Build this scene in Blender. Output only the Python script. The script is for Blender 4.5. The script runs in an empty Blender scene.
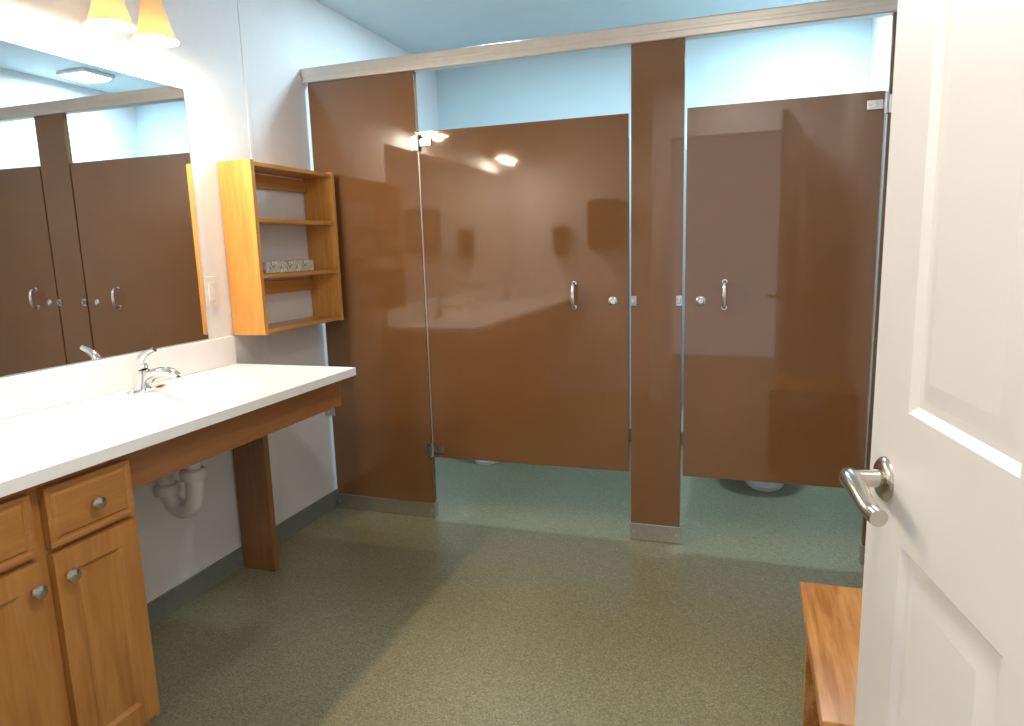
import bpy, bmesh, math
from math import sin, cos, pi, radians
from mathutils import Vector, Matrix

scene = bpy.context.scene
scene.view_settings.view_transform = 'Standard'
COL = scene.collection

# ------------------------------------------------------------ materials
def new_mat(name):
    m = bpy.data.materials.new(name); m.use_nodes = True
    nt = m.node_tree; b = nt.nodes['Principled BSDF']
    return m, nt, b

def plain(name, col, rough=0.5, metal=0.0, var=0.04, scale=8.0, bump=0.0, bscale=60.0, coat=0.0, spec=None):
    m, nt, b = new_mat(name)
    tc = nt.nodes.new('ShaderNodeTexCoord')
    n = nt.nodes.new('ShaderNodeTexNoise'); n.inputs['Scale'].default_value = scale
    n.inputs['Detail'].default_value = 4
    nt.links.new(tc.outputs['Object'], n.inputs['Vector'])
    r = nt.nodes.new('ShaderNodeValToRGB')
    r.color_ramp.elements[0].position = 0.3; r.color_ramp.elements[1].position = 0.7
    r.color_ramp.elements[0].color = [c * (1 - var) for c in col] + [1]
    r.color_ramp.elements[1].color = [min(1, c * (1 + var)) for c in col] + [1]
    nt.links.new(n.outputs['Fac'], r.inputs['Fac'])
    nt.links.new(r.outputs['Color'], b.inputs['Base Color'])
    b.inputs['Roughness'].default_value = rough
    b.inputs['Metallic'].default_value = metal
    b.inputs['Coat Weight'].default_value = coat
    if spec is not None: b.inputs['Specular IOR Level'].default_value = spec
    if bump > 0:
        n2 = nt.nodes.new('ShaderNodeTexNoise'); n2.inputs['Scale'].default_value = bscale
        n2.inputs['Detail'].default_value = 3
        nt.links.new(tc.outputs['Object'], n2.inputs['Vector'])
        bp = nt.nodes.new('ShaderNodeBump'); bp.inputs['Strength'].default_value = bump
        bp.inputs['Distance'].default_value = 0.002
        nt.links.new(n2.outputs['Fac'], bp.inputs['Height'])
        nt.links.new(bp.outputs['Normal'], b.inputs['Normal'])
    return m

def wood(name, dark, light, axis='Z', rough=0.35, coat=0.3, lo=0.45, hi=0.85):
    m, nt, b = new_mat(name)
    tc = nt.nodes.new('ShaderNodeTexCoord')
    mp = nt.nodes.new('ShaderNodeMapping')
    s = {'X': (1.2, 14, 14), 'Y': (14, 1.2, 14), 'Z': (14, 14, 1.2)}[axis]
    mp.inputs['Scale'].default_value = s
    nt.links.new(tc.outputs['Object'], mp.inputs['Vector'])
    n = nt.nodes.new('ShaderNodeTexNoise'); n.inputs['Scale'].default_value = 1.6
    n.inputs['Detail'].default_value = 7; n.inputs['Distortion'].default_value = 0.9
    nt.links.new(mp.outputs['Vector'], n.inputs['Vector'])
    n3 = nt.nodes.new('ShaderNodeTexNoise'); n3.inputs['Scale'].default_value = 9
    n3.inputs['Detail'].default_value = 3
    nt.links.new(mp.outputs['Vector'], n3.inputs['Vector'])
    mx = nt.nodes.new('ShaderNodeMath'); mx.operation = 'MULTIPLY_ADD'
    mx.inputs[1].default_value = 0.3; nt.links.new(n3.outputs['Fac'], mx.inputs[0])
    nt.links.new(n.outputs['Fac'], mx.inputs[2])
    r = nt.nodes.new('ShaderNodeValToRGB')
    r.color_ramp.elements[0].position = lo; r.color_ramp.elements[1].position = hi
    r.color_ramp.elements[0].color = list(dark) + [1]
    r.color_ramp.elements[1].color = list(light) + [1]
    nt.links.new(mx.outputs[0], r.inputs['Fac'])
    nt.links.new(r.outputs['Color'], b.inputs['Base Color'])
    b.inputs['Roughness'].default_value = rough
    b.inputs['Coat Weight'].default_value = coat
    b.inputs['Coat Roughness'].default_value = 0.2
    return m

def speckle(name, base, dark, light, rough=0.32, scale=260):
    m, nt, b = new_mat(name)
    tc = nt.nodes.new('ShaderNodeTexCoord')
    v = nt.nodes.new('ShaderNodeTexVoronoi'); v.inputs['Scale'].default_value = scale
    nt.links.new(tc.outputs['Object'], v.inputs['Vector'])
    sep = nt.nodes.new('ShaderNodeSeparateColor')
    nt.links.new(v.outputs['Color'], sep.inputs['Color'])
    r = nt.nodes.new('ShaderNodeValToRGB'); r.color_ramp.interpolation = 'CONSTANT'
    e = r.color_ramp.elements
    e[0].position = 0; e[0].color = list(dark) + [1]
    e[1].position = 0.22; e[1].color = list(base) + [1]
    x = e.new(0.82); x.color = list(light) + [1]
    nt.links.new(sep.outputs[0], r.inputs['Fac'])
    n = nt.nodes.new('ShaderNodeTexNoise'); n.inputs['Scale'].default_value = 2.5
    nt.links.new(tc.outputs['Object'], n.inputs['Vector'])
    mr = nt.nodes.new('ShaderNodeMapRange'); mr.inputs[3].default_value = rough - 0.05; mr.inputs[4].default_value = rough + 0.08
    nt.links.new(n.outputs['Fac'], mr.inputs[0])
    nt.links.new(mr.outputs[0], b.inputs['Roughness'])
    nt.links.new(r.outputs['Color'], b.inputs['Base Color'])
    return m

def emis(name, col, st):
    m, nt, b = new_mat(name)
    b.inputs['Base Color'].default_value = list(col) + [1]
    b.inputs['Emission Color'].default_value = list(col) + [1]
    b.inputs['Emission Strength'].default_value = st
    return m

M_wall = plain('wall_paint', (0.76, 0.75, 0.76), 0.6, bump=0.35, bscale=70, var=0.015)
M_wallback = plain('stall_wall_blue_light', (0.60, 0.70, 0.735), 0.6, bump=0.3, bscale=70, var=0.015)  # bluish stall light is put into the back wall colour
M_ceil = plain('ceiling_daylight_tint', (0.68, 0.75, 0.78), 0.7, bump=0.3, bscale=50, var=0.02)  # pale blue cast of daylight is painted into the ceiling colour
M_floor = speckle('olive_vinyl', (0.212, 0.196, 0.116), (0.150, 0.142, 0.084), (0.295, 0.275, 0.175), rough=.32)
M_base = plain('grey_green_vinyl_base', (0.17, 0.18, 0.155), 0.5, var=0.06, scale=40)
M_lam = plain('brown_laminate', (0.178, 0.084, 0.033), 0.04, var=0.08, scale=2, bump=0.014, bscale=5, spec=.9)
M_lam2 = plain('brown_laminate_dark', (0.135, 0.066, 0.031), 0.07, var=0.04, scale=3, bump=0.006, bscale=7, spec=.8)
M_steel = plain('brushed_steel', (0.66, 0.65, 0.63), 0.24, metal=0.95, var=0.07, scale=60)
M_hinge = plain('polished_hinge_steel', (0.62, 0.62, 0.63), 0.14, metal=1.0, var=0.03, scale=60)
M_alu = plain('anodised_aluminium', (0.62, 0.58, 0.54), 0.36, metal=0.5, var=0.03, scale=30)
M_chrome = plain('chrome', (0.85, 0.85, 0.86), 0.07, metal=1.0, var=0.01)
M_nickel = plain('satin_nickel', (0.60, 0.56, 0.50), 0.24, metal=1.0, var=0.03)
M_counter = plain('white_laminate_top', (0.90, 0.89, 0.88), 0.3, var=0.01)
M_white = plain('white_door_paint', (0.74, 0.72, 0.71), 0.38, var=0.01, bump=0.05, bscale=150)
M_trim = plain('white_trim', (0.78, 0.77, 0.76), 0.5, var=0.01)
M_china = plain('white_china', (0.85, 0.86, 0.86), 0.1, var=0.01)
M_pvc = plain('white_pvc', (0.76, 0.74, 0.72), 0.35, var=0.03)
M_plate = plain('ivory_plastic', (0.75, 0.72, 0.66), 0.4, var=0.01)
M_dark = plain('dark_plastic', (0.03, 0.027, 0.025), 0.3, var=0.05)
M_cab = wood('maple_cabinet_vertical', (0.35, 0.135, 0.028), (0.50, 0.230, 0.062), 'Z')
M_cabh = wood('maple_cabinet_horizontal', (0.35, 0.135, 0.028), (0.50, 0.230, 0.062), 'Y')
M_apron = wood('brown_apron_wood', (0.26, 0.105, 0.038), (0.36, 0.16, 0.06), 'Y')
M_leg = wood('brown_leg_wood', (0.22, 0.088, 0.032), (0.30, 0.13, 0.048), 'Z')
M_shelfz = wood('honey_pine_vertical', (0.48, 0.19, 0.032), (0.70, 0.34, 0.075), 'Z')
M_shelfy = wood('honey_pine_horizontal', (0.44, 0.17, 0.03), (0.66, 0.31, 0.07), 'Y')
M_bench = wood('honey_oak_bench', (0.38, 0.145, 0.030), (0.60, 0.30, 0.10), 'Y', lo=.52, hi=.78)

def mirror_mat():
    m, nt, b = new_mat('mirror_silver')
    n = nt.nodes.new('ShaderNodeTexNoise'); n.inputs['Scale'].default_value = 2
    r = nt.nodes.new('ShaderNodeValToRGB')
    r.color_ramp.elements[0].color = (0.80, 0.82, 0.82, 1); r.color_ramp.elements[1].color = (0.84, 0.86, 0.86, 1)
    nt.links.new(n.outputs['Fac'], r.inputs['Fac']); nt.links.new(r.outputs['Color'], b.inputs['Base Color'])
    b.inputs['Metallic'].default_value = 1; b.inputs['Roughness'].default_value = 0.0
    return m
M_mirror = mirror_mat()

def shade_mat():
    m = bpy.data.materials.new('amber_glass'); m.use_nodes = True
    nt = m.node_tree; nt.nodes.clear()
    o = nt.nodes.new('ShaderNodeOutputMaterial')
    n = nt.nodes.new('ShaderNodeTexNoise'); n.inputs['Scale'].default_value = 14; n.inputs['Detail'].default_value = 5
    tc = nt.nodes.new('ShaderNodeTexCoord'); nt.links.new(tc.outputs['Object'], n.inputs['Vector'])
    r = nt.nodes.new('ShaderNodeValToRGB')
    r.color_ramp.elements[0].color = (0.70, 0.52, 0.28, 1); r.color_ramp.elements[1].color = (0.88, 0.74, 0.48, 1)
    nt.links.new(n.outputs['Fac'], r.inputs['Fac'])
    t = nt.nodes.new('ShaderNodeBsdfTranslucent'); g = nt.nodes.new('ShaderNodeBsdfPrincipled')
    g.inputs['Roughness'].default_value = 0.25
    nt.links.new(r.outputs['Color'], t.inputs['Color']); nt.links.new(r.outputs['Color'], g.inputs['Base Color'])
    mx = nt.nodes.new('ShaderNodeMixShader'); mx.inputs[0].default_value = 0.12
    nt.links.new(g.outputs[0], mx.inputs[1]); nt.links.new(t.outputs[0], mx.inputs[2])
    nt.links.new(mx.outputs[0], o.inputs['Surface'])
    return m
M_shade = shade_mat()
M_bulb = emis('lit_bulb', (1.0, 0.90, 0.74), 30)
M_disc = emis('lit_diffuser', (0.82, 0.95, 1.0), 9)
M_disc2 = emis('fill_diffuser_warm', (1.0, 0.95, 0.86), 6)  # glow of the added entry fill light

# ------------------------------------------------------------ geometry pieces -> (verts, faces)
def bx(x0, x1, y0, y1, z0, z1, bev=0.0, seg=2):
    bm = bmesh.new()
    bmesh.ops.create_cube(bm, size=1)
    for v in bm.verts:
        v.co = Vector((x0 + (v.co.x + .5) * (x1 - x0), y0 + (v.co.y + .5) * (y1 - y0), z0 + (v.co.z + .5) * (z1 - z0)))
    if bev > 0:
        bmesh.ops.bevel(bm, geom=list(bm.edges), offset=bev, segments=seg, affect='EDGES', profile=0.5)
    bm.verts.index_update()
    V = [v.co.copy() for v in bm.verts]; F = [[v.index for v in f.verts] for f in bm.faces]
    bm.free()
    return V, F

def frame_of(d):
    d = d.normalized()
    a = Vector((0, 0, 1)) if abs(d.z) < 0.9 else Vector((1, 0, 0))
    u = d.cross(a).normalized(); return u, d.cross(u).normalized()

def catmull(P, n=6):
    P = [Vector(p) for p in P]
    if len(P) < 3: return P
    Q = [2 * P[0] - P[1]] + P + [2 * P[-1] - P[-2]]
    out = []
    for i in range(1, len(Q) - 2):
        for k in range(n):
            t = k / n
            a, b, c, d = Q[i - 1], Q[i], Q[i + 1], Q[i + 2]
            out.append(0.5 * ((2 * b) + (c - a) * t + (2 * a - 5 * b + 4 * c - d) * t * t + (3 * b - a - 3 * c + d) * t ** 3))
    out.append(P[-1]); return out

def tube(P, rad, seg=14, smooth=6, flat=None):
    n0 = len(P)
    if smooth: Q = catmull(P, smooth)
    else: Q = [Vector(p) for p in P]
    if not isinstance(rad, (list, tuple)): rad = [rad] * n0
    def R(i):
        t = i / (len(Q) - 1) * (n0 - 1); k = min(int(t), n0 - 2); f = t - k
        return rad[k] * (1 - f) + rad[k + 1] * f
    V = []; F = []
    u = None
    for i, q in enumerate(Q):
        d = (Q[min(i + 1, len(Q) - 1)] - Q[max(i - 1, 0)]).normalized()
        if u is None: u, w = frame_of(d)
        else:
            u = (u - d * u.dot(d)).normalized(); w = d.cross(u).normalized()
        for k in range(seg):
            a = 2 * pi * k / seg
            V.append(q + (u * cos(a) + w * sin(a)) * R(i))
    for i in range(len(Q) - 1):
        for k in range(seg):
            F.append([i * seg + k, i * seg + (k + 1) % seg, (i + 1) * seg + (k + 1) % seg, (i + 1) * seg + k])
    F.append(list(range(seg))[::-1]); F.append([(len(Q) - 1) * seg + k for k in range(seg)])
    return V, F

def lathe(prof, origin=(0, 0, 0), axis=(0, 0, 1), seg=28):
    o = Vector(origin); ax = Vector(axis).normalized(); u, w = frame_of(ax)
    V = []; F = []
    for r, h in prof:
        for k in range(seg):
            a = 2 * pi * k / seg
            V.append(o + ax * h + (u * cos(a) + w * sin(a)) * max(r, 1e-5))
    for i in range(len(prof) - 1):
        for k in range(seg):
            F.append([i * seg + k, i * seg + (k + 1) % seg, (i + 1) * seg + (k + 1) % seg, (i + 1) * seg + k])
    return V, F

def loft(S, seg=36, p=2.3, cap=True):
    V = []; F = []
    for cx, cy, z, rx, ry in S:
        for k in range(seg):
            a = 2 * pi * k / seg; c, s = cos(a), sin(a)
            V.append(Vector((cx + rx * math.copysign(abs(c) ** (2 / p), c), cy + ry * math.copysign(abs(s) ** (2 / p), s), z)))
    for i in range(len(S) - 1):
        for k in range(seg):
            F.append([i * seg + k, i * seg + (k + 1) % seg, (i + 1) * seg + (k + 1) % seg, (i + 1) * seg + k])
    if cap:
        F.append(list(range(seg))[::-1]); F.append([(len(S) - 1) * seg + k for k in range(seg)])
    return V, F

def slab(w, h, t, panels, rings, both=False):
    """panelled board: x 0..w, z 0..h, moulded face y=0 (toward +y), back y=-t"""
    V = []; F = []
    def v(x, y, z): V.append(Vector((x, y, z))); return len(V) - 1
    def face(side):
        Y0 = 0 if side > 0 else -t
        xs = sorted(set([0, w] + [q for P in panels for q in (P[0], P[1])]))
        zs = sorted(set([0, h] + [q for P in panels for q in (P[2], P[3])]))
        for i in range(len(xs) - 1):
            for j in range(len(zs) - 1):
                cx = (xs[i] + xs[i + 1]) / 2; cz = (zs[j] + zs[j + 1]) / 2
                if any(P[0] < cx < P[1] and P[2] < cz < P[3] for P in panels): continue
                q = [v(xs[i], Y0, zs[j]), v(xs[i + 1], Y0, zs[j]), v(xs[i + 1], Y0, zs[j + 1]), v(xs[i], Y0, zs[j + 1])]
                F.append(q[::-1] if side > 0 else q)
        for P in panels:
            prev = None
            for d, hh in rings:
                y = Y0 + side * hh
                cur = [v(P[0] + d, y, P[2] + d), v(P[1] - d, y, P[2] + d), v(P[1] - d, y, P[3] - d), v(P[0] + d, y, P[3] - d)]
                if prev:
                    for k in range(4):
                        q = [prev[k], prev[(k + 1) % 4], cur[(k + 1) % 4], cur[k]]
                        F.append(q[::-1] if side > 0 else q)
                prev = cur
            F.append(prev[::-1] if side > 0 else prev)
    face(1)
    if both: face(-1)
    else:
        q = [v(0, -t, 0), v(w, -t, 0), v(w, -t, h), v(0, -t, h)]; F.append(q)
    for a, b in (((0, 0), (w, 0)), ((w, 0), (w, h)), ((w, h), (0, h)), ((0, h), (0, 0))):
        F.append([v(a[0], 0, a[1]), v(b[0], 0, b[1]), v(b[0], -t, b[1]), v(a[0], -t, a[1])])
    return V, F

def xf(piece, M):
    return [M @ v for v in piece[0]], piece[1]

POS = {}
def mesh(name, pieces, mat, parent=None, smooth=True, recalc=True, angle=38):
    V = []; F = []
    for pv, pf in pieces:
        o = len(V); V += pv; F += [[i + o for i in f] for f in pf]
    lo = Vector([min(v[i] for v in V) for i in range(3)]); hi = Vector([max(v[i] for v in V) for i in range(3)])
    c = (lo + hi) / 2
    me = bpy.data.meshes.new(name)
    me.from_pydata([v - c for v in V], [], F)
    if recalc:
        bm = bmesh.new(); bm.from_mesh(me)
        bmesh.ops.remove_doubles(bm, verts=bm.verts, dist=1e-5)
        bmesh.ops.recalc_face_normals(bm, faces=bm.faces); bm.to_mesh(me); bm.free()
    me.materials.append(mat)
    if smooth:
        for p in me.polygons: p.use_smooth = True
        me.set_sharp_from_angle(angle=radians(angle))
    ob = bpy.data.objects.new(name, me); COL.objects.link(ob)
    if smooth:
        wn = ob.modifiers.new('weighted', 'WEIGHTED_NORMAL'); wn.keep_sharp = True; wn.weight = 100
    POS[ob.name] = c
    if parent:
        ob.parent = parent; ob.location = c - POS[parent.name]
    else: ob.location = c
    return ob

def thing(name, loc, label, category, rotz=0.0, local=False, group=None):
    e = bpy.data.objects.new(name, None); e.empty_display_size = 0.1
    COL.objects.link(e); e.location = loc; e.rotation_euler = (0, 0, rotz)
    POS[e.name] = Vector((0, 0, 0)) if local else Vector(loc)
    e['label'] = label; e['category'] = category
    if group: e['group'] = group
    return e

def tag(o, label, category, group=None):
    o['label'] = label; o['category'] = category
    if group: o['group'] = group
def struct(o): o['kind'] = 'structure'; return o

def clone(src, loc, rotz=None):
    def rec(o, par):
        n = o.copy()
        COL.objects.link(n)
        if par: n.parent = par
        for ch in list(o.children): rec(ch, n)
        return n
    n = rec(src, None); n.location = loc
    if rotz is not None: n.rotation_euler = (0, 0, rotz)
    return n

# ------------------------------------------------------------ room
RX = 2.55; BY = 1.50; FY = -3.01; DY = -2.62; CH = 2.48; T = 0.12
struct(mesh('floor', [bx(-T, RX + T, -5.2, BY + T, -0.1, 0)], M_floor))
struct(mesh('ceiling', [bx(0.56, RX + T, FY - T, BY + T, CH, CH + 0.1),
     ([Vector(p) for p in [(-T, FY - T, 2.44 - .008), (0.56, FY - T, CH), (0.56, BY + T, CH), (-T, BY + T, 2.44 - .008),
                           (-T, FY - T, 2.58), (0.56, FY - T, 2.58), (0.56, BY + T, 2.58), (-T, BY + T, 2.58)]],
      [[0, 1, 2, 3], [4, 7, 6, 5], [0, 4, 5, 1], [1, 5, 6, 2], [2, 6, 7, 3], [3, 7, 4, 0]])], M_ceil, smooth=False))
struct(mesh('wall_left', [bx(-T, 0, FY - T, BY + T, 0, 2.46)], M_wall))
struct(mesh('wall_right', [bx(RX, RX + T, DY - T, BY + T, 0, CH)], M_wall))
struct(mesh('wall_back', [bx(0, RX, BY, BY + T, 0, CH)], M_wallback))
# entry side: a recessed wall behind the vanity end, and the wall that carries the doorway
struct(mesh('wall_front', [bx(0, 1.37, FY - T, FY, 0, CH), bx(1.25, 1.37, FY, DY - T, 0, CH),
                           bx(1.25, 1.37, DY - T, DY, 0, CH), bx(1.37, 2.31, DY - T, DY, 2.06, CH),
                           bx(2.31, RX, DY - T, DY, 0, CH)], M_wall))
struct(mesh('baseboard_left', [bx(0.0, 0.010, -2.98, BY, 0, 0.088, 0.003)], M_base))
struct(mesh('baseboard_back', [bx(0.012, RX - .012, BY - .010, BY, 0, 0.088, 0.003)], M_base))
struct(mesh('baseboard_right', [bx(RX - .010, RX, DY + .01, BY - .012, 0, 0.088, 0.003)], M_base))
struct(mesh('trim_1', [bx(0.0, 0.0025, -0.402, -0.382, 0.09, 2.44, 0.001)], M_wall))
struct(mesh('trim_2', [bx(1.37, 1.385, DY - T, DY, 0, 2.06), bx(2.295, 2.31, DY - T, DY, 0, 2.06),
                       bx(1.385, 2.295, DY - T, DY, 2.045, 2.06)], M_trim))

# ------------------------------------------------------------ toilet partition
part = thing('toilet_partition', (1.29, 0.0, 0.0), 'brown glossy laminate toilet stall partition with two doors and metal headrail', 'toilet stall')
PT = 0.028
def pilaster(x0, x1, m=M_lam):
    p = mesh('pilaster', [bx(x0, x1, 0, PT, 0.004, 2.036, 0.0015)], m, part)
    s = mesh('shoe', [bx(x0 - .004, x1 + .004, -0.006, PT + .006, 0.001, 0.078, 0.003)], M_steel, p)
    s['label'] = 'brushed steel floor shoe'
    for sx in (x0 + .012, x1 - .012):
        b = mesh('shoe_screw', [lathe([(0.0001, .003), (0.004, .0025), (0.005, 0)], (sx, -0.006, 0.04), (0, -1, 0), 12)], M_chrome, p)
    return p
p1 = pilaster(0.028, 0.561)
p2 = pilaster(1.500, 1.706)
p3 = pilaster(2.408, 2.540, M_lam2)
hr = mesh('headrail', [bx(0.001, RX - .002, -0.012, 0.042, 2.036, 2.102, 0.006, 3),
                       bx(0.001, RX - .002, -0.014, -0.010, 2.062, 2.076, 0.002)], M_alu, part)
hr['label'] = 'anodised aluminium headrail'
for z in (0.50,):
    mesh('wall_bracket', [bx(0.001, 0.006, -0.02, 0.045, z - .02, z + .02, .001), bx(0.004, 0.05, -0.006, -0.001, z - .02, z + .02, .001)], M_hinge, p1)

def stall_door(x0, x1, hinge_left, hx, lx):
    d = mesh('stall_door', [bx(x0, x1, 0.0, 0.025, 0.305, 1.782, 0.0015)], M_lam, part)
    zc = 1.065
    h = mesh('pull_handle', [tube([(hx, -0.001, zc - .050), (hx, -0.026, zc - .047), (hx, -0.036, zc - .028), (hx, -0.038, zc), (hx, -0.036, zc + .028), (hx, -0.026, zc + .047), (hx, -0.001, zc + .050)], [.008, .0075, .0085, .010, .0085, .0075, .008]),
                             lathe([(0, .005), (.010, .005), (.012, .002), (.012, 0)], (hx, 0, zc - .05), (0, -1, 0)),
                             lathe([(0, .005), (.010, .005), (.012, .002), (.012, 0)], (hx, 0, zc + .05), (0, -1, 0))], M_chrome, d)
    h['label'] = 'chrome pull handle'
    l = mesh('latch', [lathe([(.010, .0055), (.011, .006), (.017, .005), (.020, .002), (.020, 0)], (lx, 0, 1.04), (0, -1, 0))], M_hinge, d)
    l['label'] = 'round metal occupancy latch'
    mesh('indicator', [lathe([(0, .004), (.0098, .004), (.010, .002), (.010, 0)], (lx, 0, 1.04), (0, -1, 0)),
                       bx(lx - .0015, lx + .0015, -0.0065, -0.004, 1.033, 1.047, .0004)], M_plate, d)
    ex = x0 if hinge_left else x1; sg = 1 if hinge_left else -1
    for z in (1.735, 0.345):
        g = mesh('hinge', [bx(min(ex + sg * .006, ex + sg * .060), max(ex + sg * .006, ex + sg * .060), -0.008, -0.0005, z - .017, z + .017, .003),
                           bx(min(ex - sg * .036, ex - sg * .010), max(ex - sg * .036, ex - sg * .010), -0.008, -0.0005, z - .032, z + .032, .003),
                           lathe([(0, 0), (.009, .002), (.009, .070), (0, .072)], (ex - sg * .002, -0.012, z - .036), (0, 0, 1), 16),
                           lathe([(0, .003), (.004, .002), (.005, 0)], (ex + sg * .030, -.008, z), (0, -1, 0), 12),
                           lathe([(0, .003), (.004, .002), (.005, 0)], (ex + sg * .047, -.008, z), (0, -1, 0), 12)], M_hinge, d)
        g['label'] = 'polished metal door hinge'
    mesh('edge_strip', [bx(ex - sg * .0050 - .0018, ex - sg * .0050 + .0018, 0.0, 0.025, 0.305, 1.782)], M_alu, d)
    return d
stall_door(0.572, 1.490, True, 1.262, 1.425)
stall_door(1.716, 2.398, False, 1.868, 1.778)
def keeper(x, p):
    mesh('latch_keeper', [bx(x - .012, x + .012, -0.006, -0.0005, 1.02, 1.062, .002), bx(x - .006, x + .006, -.018, -.005, 1.030, 1.052, .003)], M_hinge, p)
keeper(1.512, p2); keeper(1.694, p2)
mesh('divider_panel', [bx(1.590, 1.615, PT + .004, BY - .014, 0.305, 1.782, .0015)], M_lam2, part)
mesh('edge_strip', [bx(0.0262, 0.0278, 0.0, PT, 0.08, 2.03)], M_alu, p1)

# ------------------------------------------------------------ toilets
def toilet(x, y, label):
    t = thing('toilet', (x, y, 0), label, 'toilet', local=True, group='toilets in the stalls')
    mesh('bowl', [loft([(0, .30, 0.0, .105, .25), (0, .30, .02, .108, .253), (0, .31, .05, .098, .24), (0, .32, .15, .09, .22), (0, .31, .22, .11, .24),
                        (0, .28, .30, .155, .27), (0, .26, .36, .18, .275), (0, .26, .385, .185, .28), (0, .26, .39, .16, .25), (0, .26, .34, .12, .19), (0, .28, .27, .06, .09)])],
         M_china, t)
    mesh('tank', [bx(-.21, .21, .49, .675, .37, .72, .02, 3)], M_china, t)
    mesh('tank_lid', [bx(-.22, .22, .48, .68, .722, .752, .012, 3)], M_china, t)
    mesh('seat', [loft([(0, .25, .392, .185, .265), (0, .25, .412, .188, .268), (0, .25, .417, .18, .26)])], M_china, t)
    mesh('lid', [loft([(0, .255, .419, .185, .262), (0, .255, .432, .182, .258), (0, .255, .438, .16, .235)])], M_china, t)
    mesh('flush_handle', [tube([(-.15, .49, .66), (-.15, .465, .66), (-.12, .458, .655), (-.07, .458, .65)], [.008, .008, .007, .006])], M_chrome, t)
    return t
toilet(0.49, 0.775, 'white china floor toilet in the wider stall')
toilet(2.07, 0.70, 'white china floor toilet in the narrower stall')

# ------------------------------------------------------------ vanity
ZC = 0.846; XF = 0.560; Y1 = -0.615; Y0 = -3.0
sinks = [(-1.15), (-2.5)]
BD = 0.030
def basin(x, y):
    z = 0
    for sy in sinks:
        q = ((x - .325) / .165) ** 2 + ((y - sy) / .22) ** 2
        if q < 1:
            z -= BD * (1 - q) ** 2 * (1 + 2 * q)
    return z
nx, ny = 44, 200
V = []; F = []
for s in (0, 1):
    for i in range(nx + 1):
        for j in range(ny + 1):
            x = 0.001 + (XF - .001) * i / nx; y = Y0 + (Y1 - Y0) * j / ny
            z = ZC + basin(x, y) - (0.032 if s else 0)
            if s == 0 and (i == nx or j == ny): z -= 0.003
            V.append(Vector((x, y, z)))
def vi(s, i, j): return s * (nx + 1) * (ny + 1) + i * (ny + 1) + j
for i in range(nx):
    for j in range(ny):
        F.append([vi(0, i, j), vi(0, i + 1, j), vi(0, i + 1, j + 1), vi(0, i, j + 1)])
        F.append([vi(1, i, j), vi(1, i, j + 1), vi(1, i + 1, j + 1), vi(1, i + 1, j)])
for i in range(nx):
    for j in (0, ny): F.append([vi(0, i, j), vi(0, i + 1, j), vi(1, i + 1, j), vi(1, i, j)])
for j in range(ny):
    for i in (0, nx): F.append([vi(0, i, j), vi(0, i, j + 1), vi(1, i, j + 1), vi(1, i, j)])
van = thing('vanity_countertop', (0.28, -1.8, 0.83), 'long white vanity counter with brown wooden apron and support', 'counter')
mesh('worktop', [(V, F)], M_counter, van, angle=50)
mesh('backsplash', [bx(0.001, 0.020, Y0, Y1 - .005, ZC + .0005, 0.957, .003)], M_counter, van)
for ya, yb in ((-1.598, -0.635), (Y0, -2.095)):
    a = mesh('apron', [bx(0.480, 0.500, ya, yb, 0.700, ZC - .034, .0015)], M_apron, van)
    a['label'] = 'brown wooden apron board'
l = mesh('support_panel', [bx(0.012, 0.165, -0.685, -0.655, 0.0, ZC - .034, .0015)], M_leg, van)
l['label'] = 'brown wooden support board'
for sy in sinks:
    mesh('drain', [lathe([(0, .002), (.012, .002), (.013, .003), (.020, .003), (.022, .001), (.022, 0)], (.325, sy, ZC - BD))], M_counter, van)

# cabinet
cab = thing('vanity_cabinet', (0.27, -1.845, 0), 'honey maple vanity cabinet with drawers, doors and round knobs', 'cabinet')
CY0, CY1 = -2.090, -1.600
mesh('body', [bx(0.012, 0.510, CY0, CY1, 0.085, ZC - .034, .001), bx(0.012, 0.45, CY0 + .01, CY1 - .01, 0.0, 0.086)], M_cab, cab)
Mfront = Matrix(((0, 1, 0, 0), (-1, 0, 0, 0), (0, 0, 1, 0), (0, 0, 0, 1)))
def knob(y, z, par):
    k = mesh('knob', [lathe([(.006, 0), (.0055, .010), (.007, .013), (.0155, .018), (.0165, .022), (.014, .027), (.007, .0295), (0, .030)], (0.531, y, z), (1, 0, 0), 24)], M_nickel, par)
    k['label'] = 'round satin nickel knob'
RD = [(0, 0), (.004, -.004), (.010, -.008), (.012, -.008)]
for ya, yb, ky in ((-1.836, -1.618, -1.812), (-2.076, -1.868, -1.890)):
    w = yb - ya
    Mt = Matrix.Translation((0.5315, yb, 0.112)) @ Mfront
    d = mesh('door', [xf(slab(w, 0.528, .020, [(.048, w - .048, .052, .528 - .052)], RD), Mt)], M_cab, cab, angle=20)
    knob(ky, 0.585, d)
    Mt = Matrix.Translation((0.5315, yb, 0.655)) @ Mfront
    dr = mesh('drawer', [xf(slab(w, 0.135, .020, [(.008, w - .008, .008, .127)], [(0, 0), (0.003, -.003), (.008, -.004), (.014, .001)]), Mt)], M_cabh, cab, angle=20)
    knob((ya + yb) / 2, 0.722, dr)

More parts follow.
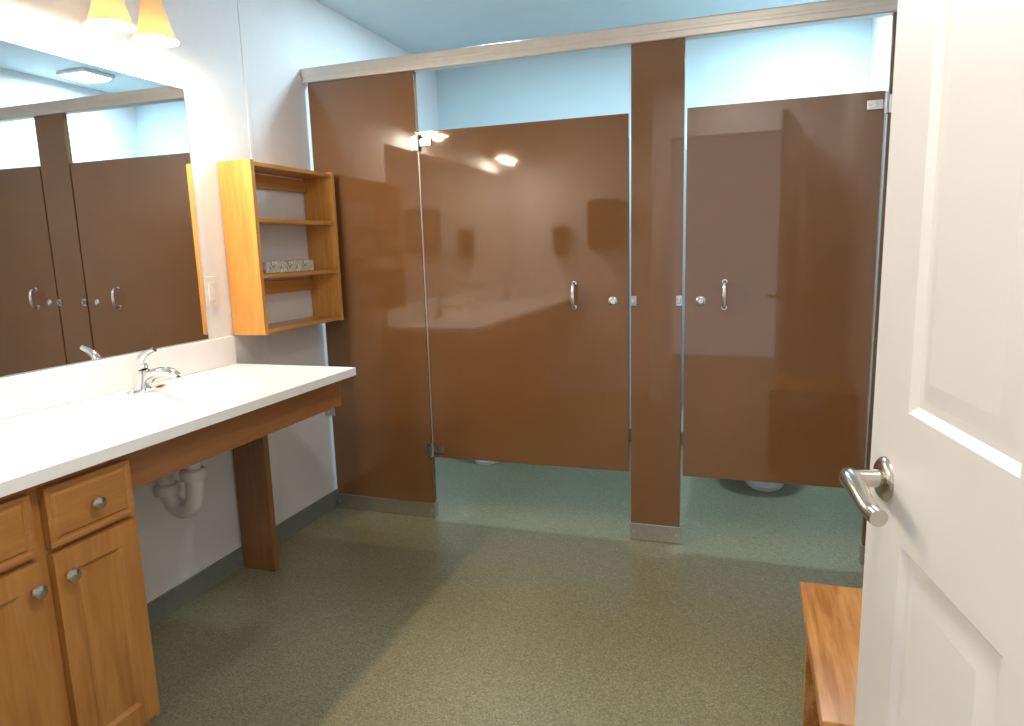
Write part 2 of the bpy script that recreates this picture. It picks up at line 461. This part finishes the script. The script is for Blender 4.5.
# faucets
def faucet(y):
    f = thing('faucet', (0.105, y, ZC), 'chrome single lever basin faucet on the white counter', 'faucet', local=True, group='vanity faucets')
    mesh('base_plate', [loft([(0, 0, .0005, .027, .078), (0, 0, .006, .027, .078), (0, 0, .012, .022, .070)], p=2.8)], M_chrome, f)
    mesh('body', [loft([(0, 0, .010, .026, .034), (0, 0, .03, .024, .028), (.002, 0, .055, .023, .025), (.002, 0, .068, .021, .022), (.002, 0, .074, .012, .012)], p=2)], M_chrome, f)
    mesh('spout', [tube([(0.005, 0, .035), (.035, 0, .055), (.080, 0, .066), (.118, 0, .064), (.140, 0, .050)], [.020, .018, .0155, .014, .012], 18),
                   lathe([(0, 0), (.010, 0), (.010, .012), (0, .012)], (.137, 0, .038))], M_chrome, f)
    mesh('handle', [tube([(0.0, 0, .072), (-.006, 0, .092), (.004, 0, .112), (.028, 0, .128), (.056, 0, .138)], [.017, .016, .014, .010, .008], 16)], M_chrome, f)
    return f
f1 = faucet(-1.15)
clone(f1, (0.105, -2.5, ZC))

# drain pipe under the sink
def trap(y):
    t = thing('drain_pipe', (0.2, y, 0.6), 'white plastic sink drain trap beneath the counter', 'pipe', local=False)
    ox = -.065
    nut = [(0, 0), (.040, 0), (.042, .006), (.042, .030), (.036, .036), (0, .036)]
    mesh('tailpiece', [lathe([(.0, .0), (.025, .0), (.025, .16), (.036, .17), (.036, .22), (0, .22)], (.325 + ox, y, .555), seg=24)], M_pvc, t)
    mesh('trap_bend', [tube([(.325 + ox, y, .585), (.325 + ox, y, .515), (.305 + ox, y, .465), (.268 + ox, y, .448), (.232 + ox, y, .465), (.212 + ox, y, .515), (.205 + ox, y, .545), (.18 + ox, y, .570), (.13 + ox, y, .577), (.013, y, .577)], .0285, 18)], M_pvc, t)
    mesh('slip_nut', [lathe(nut, (.325 + ox, y, .560), seg=10)], M_pvc, t)
    mesh('slip_nut', [lathe(nut, (.211 + ox, y, .500), (-.06, 0, 1), seg=10)], M_pvc, t)
    mesh('slip_nut', [lathe(nut, (.13 + ox, y, .577), (-1, 0, 0), seg=10)], M_pvc, t)
    mesh('wall_flange', [lathe([(.029, .012), (.055, .004), (.057, 0)], (.002, y, .577), (1, 0, 0))], M_pvc, t)
trap(-1.15)

# mirror
mir = mesh('mirror', [bx(0.001, 0.006, -2.98, -0.745, 0.962, 1.869)], M_mirror, smooth=False)
tag(mir, 'large frameless rectangular wall mirror above the vanity counter', 'mirror')

# outlet
o = thing('outlet', (0.0, -0.705, 1.137), 'ivory wall outlet cover between mirror and wooden shelf', 'outlet')
mesh('cover_plate', [bx(0.001, 0.007, -0.738, -0.672, 1.080, 1.195, .002)], M_plate, o)
mesh('socket', [bx(0.006, 0.010, -0.722, -0.688, 1.103, 1.172, .002)], M_white, o)

# ------------------------------------------------------------ wall shelf
SY0, SY1, SX, SZ0, SZ1 = -0.607, -0.040, 0.158, 0.958, 1.631
sh = thing('wall_shelf', (0.008, (SY0 + SY1) / 2, SZ0), 'honey coloured wooden open wall shelf with three compartments', 'shelf')
XB = 0.004
for ya in (SY0, SY1 - .022):
    mesh('side_panel', [bx(XB, SX, ya, ya + .022, SZ0, SZ1, .002)], M_shelfz, sh)
for z in (SZ0 + .004, 1.180, 1.397, SZ1 - .022):
    mesh('shelf_board', [bx(XB + .002, SX - .002, SY0 + .022, SY1 - .022, z, z + .016, .0015)], M_shelfy, sh)
for z in (SZ1 - .085, 1.105):
    mesh('back_rail', [bx(XB + .002, XB + .016, SY0 + .022, SY1 - .022, z, z + .055, .001)], M_shelfy, sh)
M_pack = speckle('marbled_paper', (0.55, 0.54, 0.48), (0.30, 0.30, 0.26), (0.76, 0.75, 0.70), 0.5, 90)
for k in range(3):
    y = -0.535 + k * 0.107
    pk = mesh('soap_packet', [bx(0.06, 0.135, y, y + .106, 1.1965, 1.245 - .004 * (k % 2), .003, 3)], M_pack)
    tag(pk, 'small marbled grey wrapped packet lying on the wooden shelf', 'packet', 'packets on the wall shelf')

# ------------------------------------------------------------ vanity lights
def vanity_light(yc):
    v = thing('vanity_light', (0, yc, 2.12), 'wall vanity light with amber bell glass shades above the mirror', 'wall lamp', group='vanity lights')
    mesh('back_plate', [bx(0.001, 0.025, yc - .19, yc + .19, 2.13, 2.22, .008, 3)], M_nickel, v)
    for dy in (-.083, .083):
        y = yc + dy; x = .145; dz = .034
        mesh('arm', [tube([(.022, y, 2.145 + dz), (.08, y, 2.165 + dz), (.13, y, 2.150 + dz), (x, y, 2.115 + dz)], .007),
                     lathe([(0, .055), (.016, .05), (.022, .035), (.026, 0), (0, 0)], (x, y, 2.065 + dz))], M_nickel, v)
        prof = [(.026, .150), (.032, .135), (.038, .11), (.046, .075), (.056, .04), (.068, .012), (.078, 0), (.076, 0), (.066, .013), (.054, .041), (.044, .075), (.036, .11), (.030, .134), (.024, .148)]
        prof = [(a * (.88 if b < .12 else 1), b) for a, b in prof]
        mesh('lamp_shade', [lathe(prof, (x, y, 1.918 + dz), seg=32)], M_shade, v)
        mesh('bulb', [lathe([(0, 0), (.014, .003), (.024, .014), (.028, .030), (.024, .048), (.014, .07), (.012, .09), (0, .09)], (x, y, 1.945 + dz), seg=20)], M_bulb, v)
        L = bpy.data.lights.new('bulb_light', 'POINT'); L.energy = BULB; L.color = (1.0, .86, .69); L.shadow_soft_size = 0.03
        lo = bpy.data.objects.new('bulb_light', L); COL.objects.link(lo); lo.location = (x, y, 1.925 + dz)
BULB = 16.5
vanity_light(-1.074)
vanity_light(-2.45)

# ------------------------------------------------------------ ceiling lights, the last two added as fill
def area(name, loc, size, energy, col, rot=(0, 0, 0)):
    L = bpy.data.lights.new(name, 'AREA'); L.size = size; L.energy = energy; L.color = col
    ob = bpy.data.objects.new(name, L); COL.objects.link(ob); ob.location = loc; ob.rotation_euler = rot
    return ob
def ceiling_light(x, y, s, label, disc, energy, col):
    c = thing('ceiling_light', (x, y, CH), label, 'ceiling lamp', group='ceiling lights')
    mesh('housing', [bx(x - s, x + s, y - s, y + s, CH - .022, CH - .001, .006)], M_trim, c)
    mesh('diffuser', [bx(x - s + .018, x + s - .018, y - s + .018, y + s - .018, CH - .028, CH - .0225, .002)], disc, c)
    area('ceiling_lamp', (x, y, CH - .034), 2 * s - .05, energy, col)
ceiling_light(2.21, .80, .12, 'flat square lit ceiling light above the narrower toilet stall', M_disc, 29, (.57, .85, 1.0))
ceiling_light(0.80, .36, .12, 'added square fill light over the wider toilet stall', M_disc, 24, (.57, .85, 1.0))  # fill lamp added to brighten the darker stall
ceiling_light(1.88, -2.10, .17, 'added unseen square fill light just inside the entry', M_disc2, 19, (1.0, .92, .82))  # unseen lamp added to light the floor and partition from the front

# ------------------------------------------------------------ dispensers on the entry wall (seen as reflections)
t = thing('paper_towel_dispenser', (.84, FY, 1.42), 'dark wall mounted paper towel dispenser', 'dispenser')
mesh('housing', [bx(.70, .98, FY + .002, FY + .22, 1.24, 1.64, .03, 3)], M_dark, t)
mesh('towel', [bx(.76, .92, FY + .08, FY + .083, 1.18, 1.25)], M_trim, t)
t = thing('soap_dispenser', (.44, FY, 1.32), 'dark wall mounted soap dispenser', 'dispenser')
mesh('housing', [bx(.375, .505, FY + .002, FY + .11, 1.20, 1.45, .025, 3)], M_dark, t)
mesh('push_lever', [bx(.395, .485, FY + .105, FY + .125, 1.20, 1.25, .006)], M_dark, t)

# ------------------------------------------------------------ bench
BX0, BX1, BY0, BY1, BZ = 2.088, 2.50, -1.668, -1.145, 0.45
be = thing('bench', ((BX0 + BX1) / 2, (BY0 + BY1) / 2, 0), 'small honey oak wooden bench beside the white door', 'bench')
mesh('seat', [bx(BX0, BX1, BY0, BY1, BZ - .028, BZ, .004)], M_bench, be)
mesh('side_rail', [bx(BX0 + .03, BX0 + .05, BY0 + .03, BY1 - .03, BZ - .11, BZ - .028, .002)], M_bench, be)
mesh('side_rail', [bx(BX1 - .05, BX1 - .03, BY0 + .03, BY1 - .03, BZ - .11, BZ - .028, .002)], M_bench, be)
for ya in (BY0 + .02, BY1 - .045):
    for xa in (BX0 + .018, BX1 - .063):
        mesh('leg', [bx(xa, xa + .045, ya, ya + .03, 0, BZ - .028, .003)], M_bench, be)

# ------------------------------------------------------------ entry door
ang = math.atan2(.986, -.168)
dr = thing('door_1', (2.275, -2.570, 0), 'white six panel entry door standing open', 'door', rotz=ang, local=True)
dr['kind'] = 'structure'
W = 0.86
pz = [(.22, .845), (1.030, 1.62), (1.72, 1.91)]
pxs = [(.125, .385 - .0), (.475, .735)]
panels = [(x0, x1, z0, z1) for x0, x1 in pxs for z0, z1 in pz]
RG = [(0, 0), (.004, -.003), (.010, -.008), (.018, -.009), (.024, -.008), (.046, -.002), (.050, -.0015)]
mesh('leaf', [xf(slab(W, 2.02, .035, panels, RG, both=True), Matrix.Translation((0, 0, .012)))], M_white, dr, angle=18)
hs = W - .062
for sgn, y0 in ((1, 0.0), (-1, -.035)):
    h = mesh('door_handle', [lathe([(.0, .010), (.018, .010), (.026, .008), (.031, .004), (.0325, 0), (0, 0)], (hs, y0 + sgn * .0005, .93), (0, sgn, 0), 32),
        lathe([(.014, .008), (.0125, .02), (.0125, .045), (.015, .052), (.012, .058), (0, .060)], (hs, y0, .93), (0, sgn, 0), 24),
        tube([(hs + .006, y0 + sgn * .048, .931), (hs - .02, y0 + sgn * .052, .934), (hs - .055, y0 + sgn * .052, .928), (hs - .09, y0 + sgn * .049, .916), (hs - .112, y0 + sgn * .046, .914)], [.013, .0145, .0125, .0115, .012], 18)], M_nickel, dr)
    h['label'] = 'satin nickel lever handle'
mesh('latch_plate', [bx(W + .0003, W + .002, -.029, -.006, .90, .96, .0005), bx(W + .001, W + .010, -.022, -.013, .922, .938, .002)], M_nickel, dr)
for z in (.25, 1.02, 1.80):
    mesh('hinge', [lathe([(0, 0), (.006, 0), (.006, .09), (0, .09)], (-.005, -.040, z), seg=14)], M_nickel, dr)

# ------------------------------------------------------------ world
w = bpy.data.worlds.new('world'); scene.world = w; w.use_nodes = True
bg = w.node_tree.nodes['Background']; bg.inputs[0].default_value = (.92, .95, 1.0, 1); bg.inputs[1].default_value = 1.0

# ------------------------------------------------------------ camera
yaw, pitch, roll = .3280, .1665, -.0291
fw = Vector((-sin(yaw) * cos(pitch), cos(yaw) * cos(pitch), -sin(pitch)))
r0 = Vector((cos(yaw), sin(yaw), 0)); u0 = r0.cross(fw)
r = r0 * cos(roll) + u0 * sin(roll); u = -r0 * sin(roll) + u0 * cos(roll)
M = Matrix(((r.x, u.x, -fw.x, 1.9424), (r.y, u.y, -fw.y, -2.8461), (r.z, u.z, -fw.z, 1.2723), (0, 0, 0, 1)))
cd = bpy.data.cameras.new('camera'); cam = bpy.data.objects.new('camera', cd); COL.objects.link(cam)
cam.matrix_world = M; cd.sensor_width = 36; cd.lens = 36 * 687.5 / 1024; cd.clip_start = 0.02
scene.camera = cam
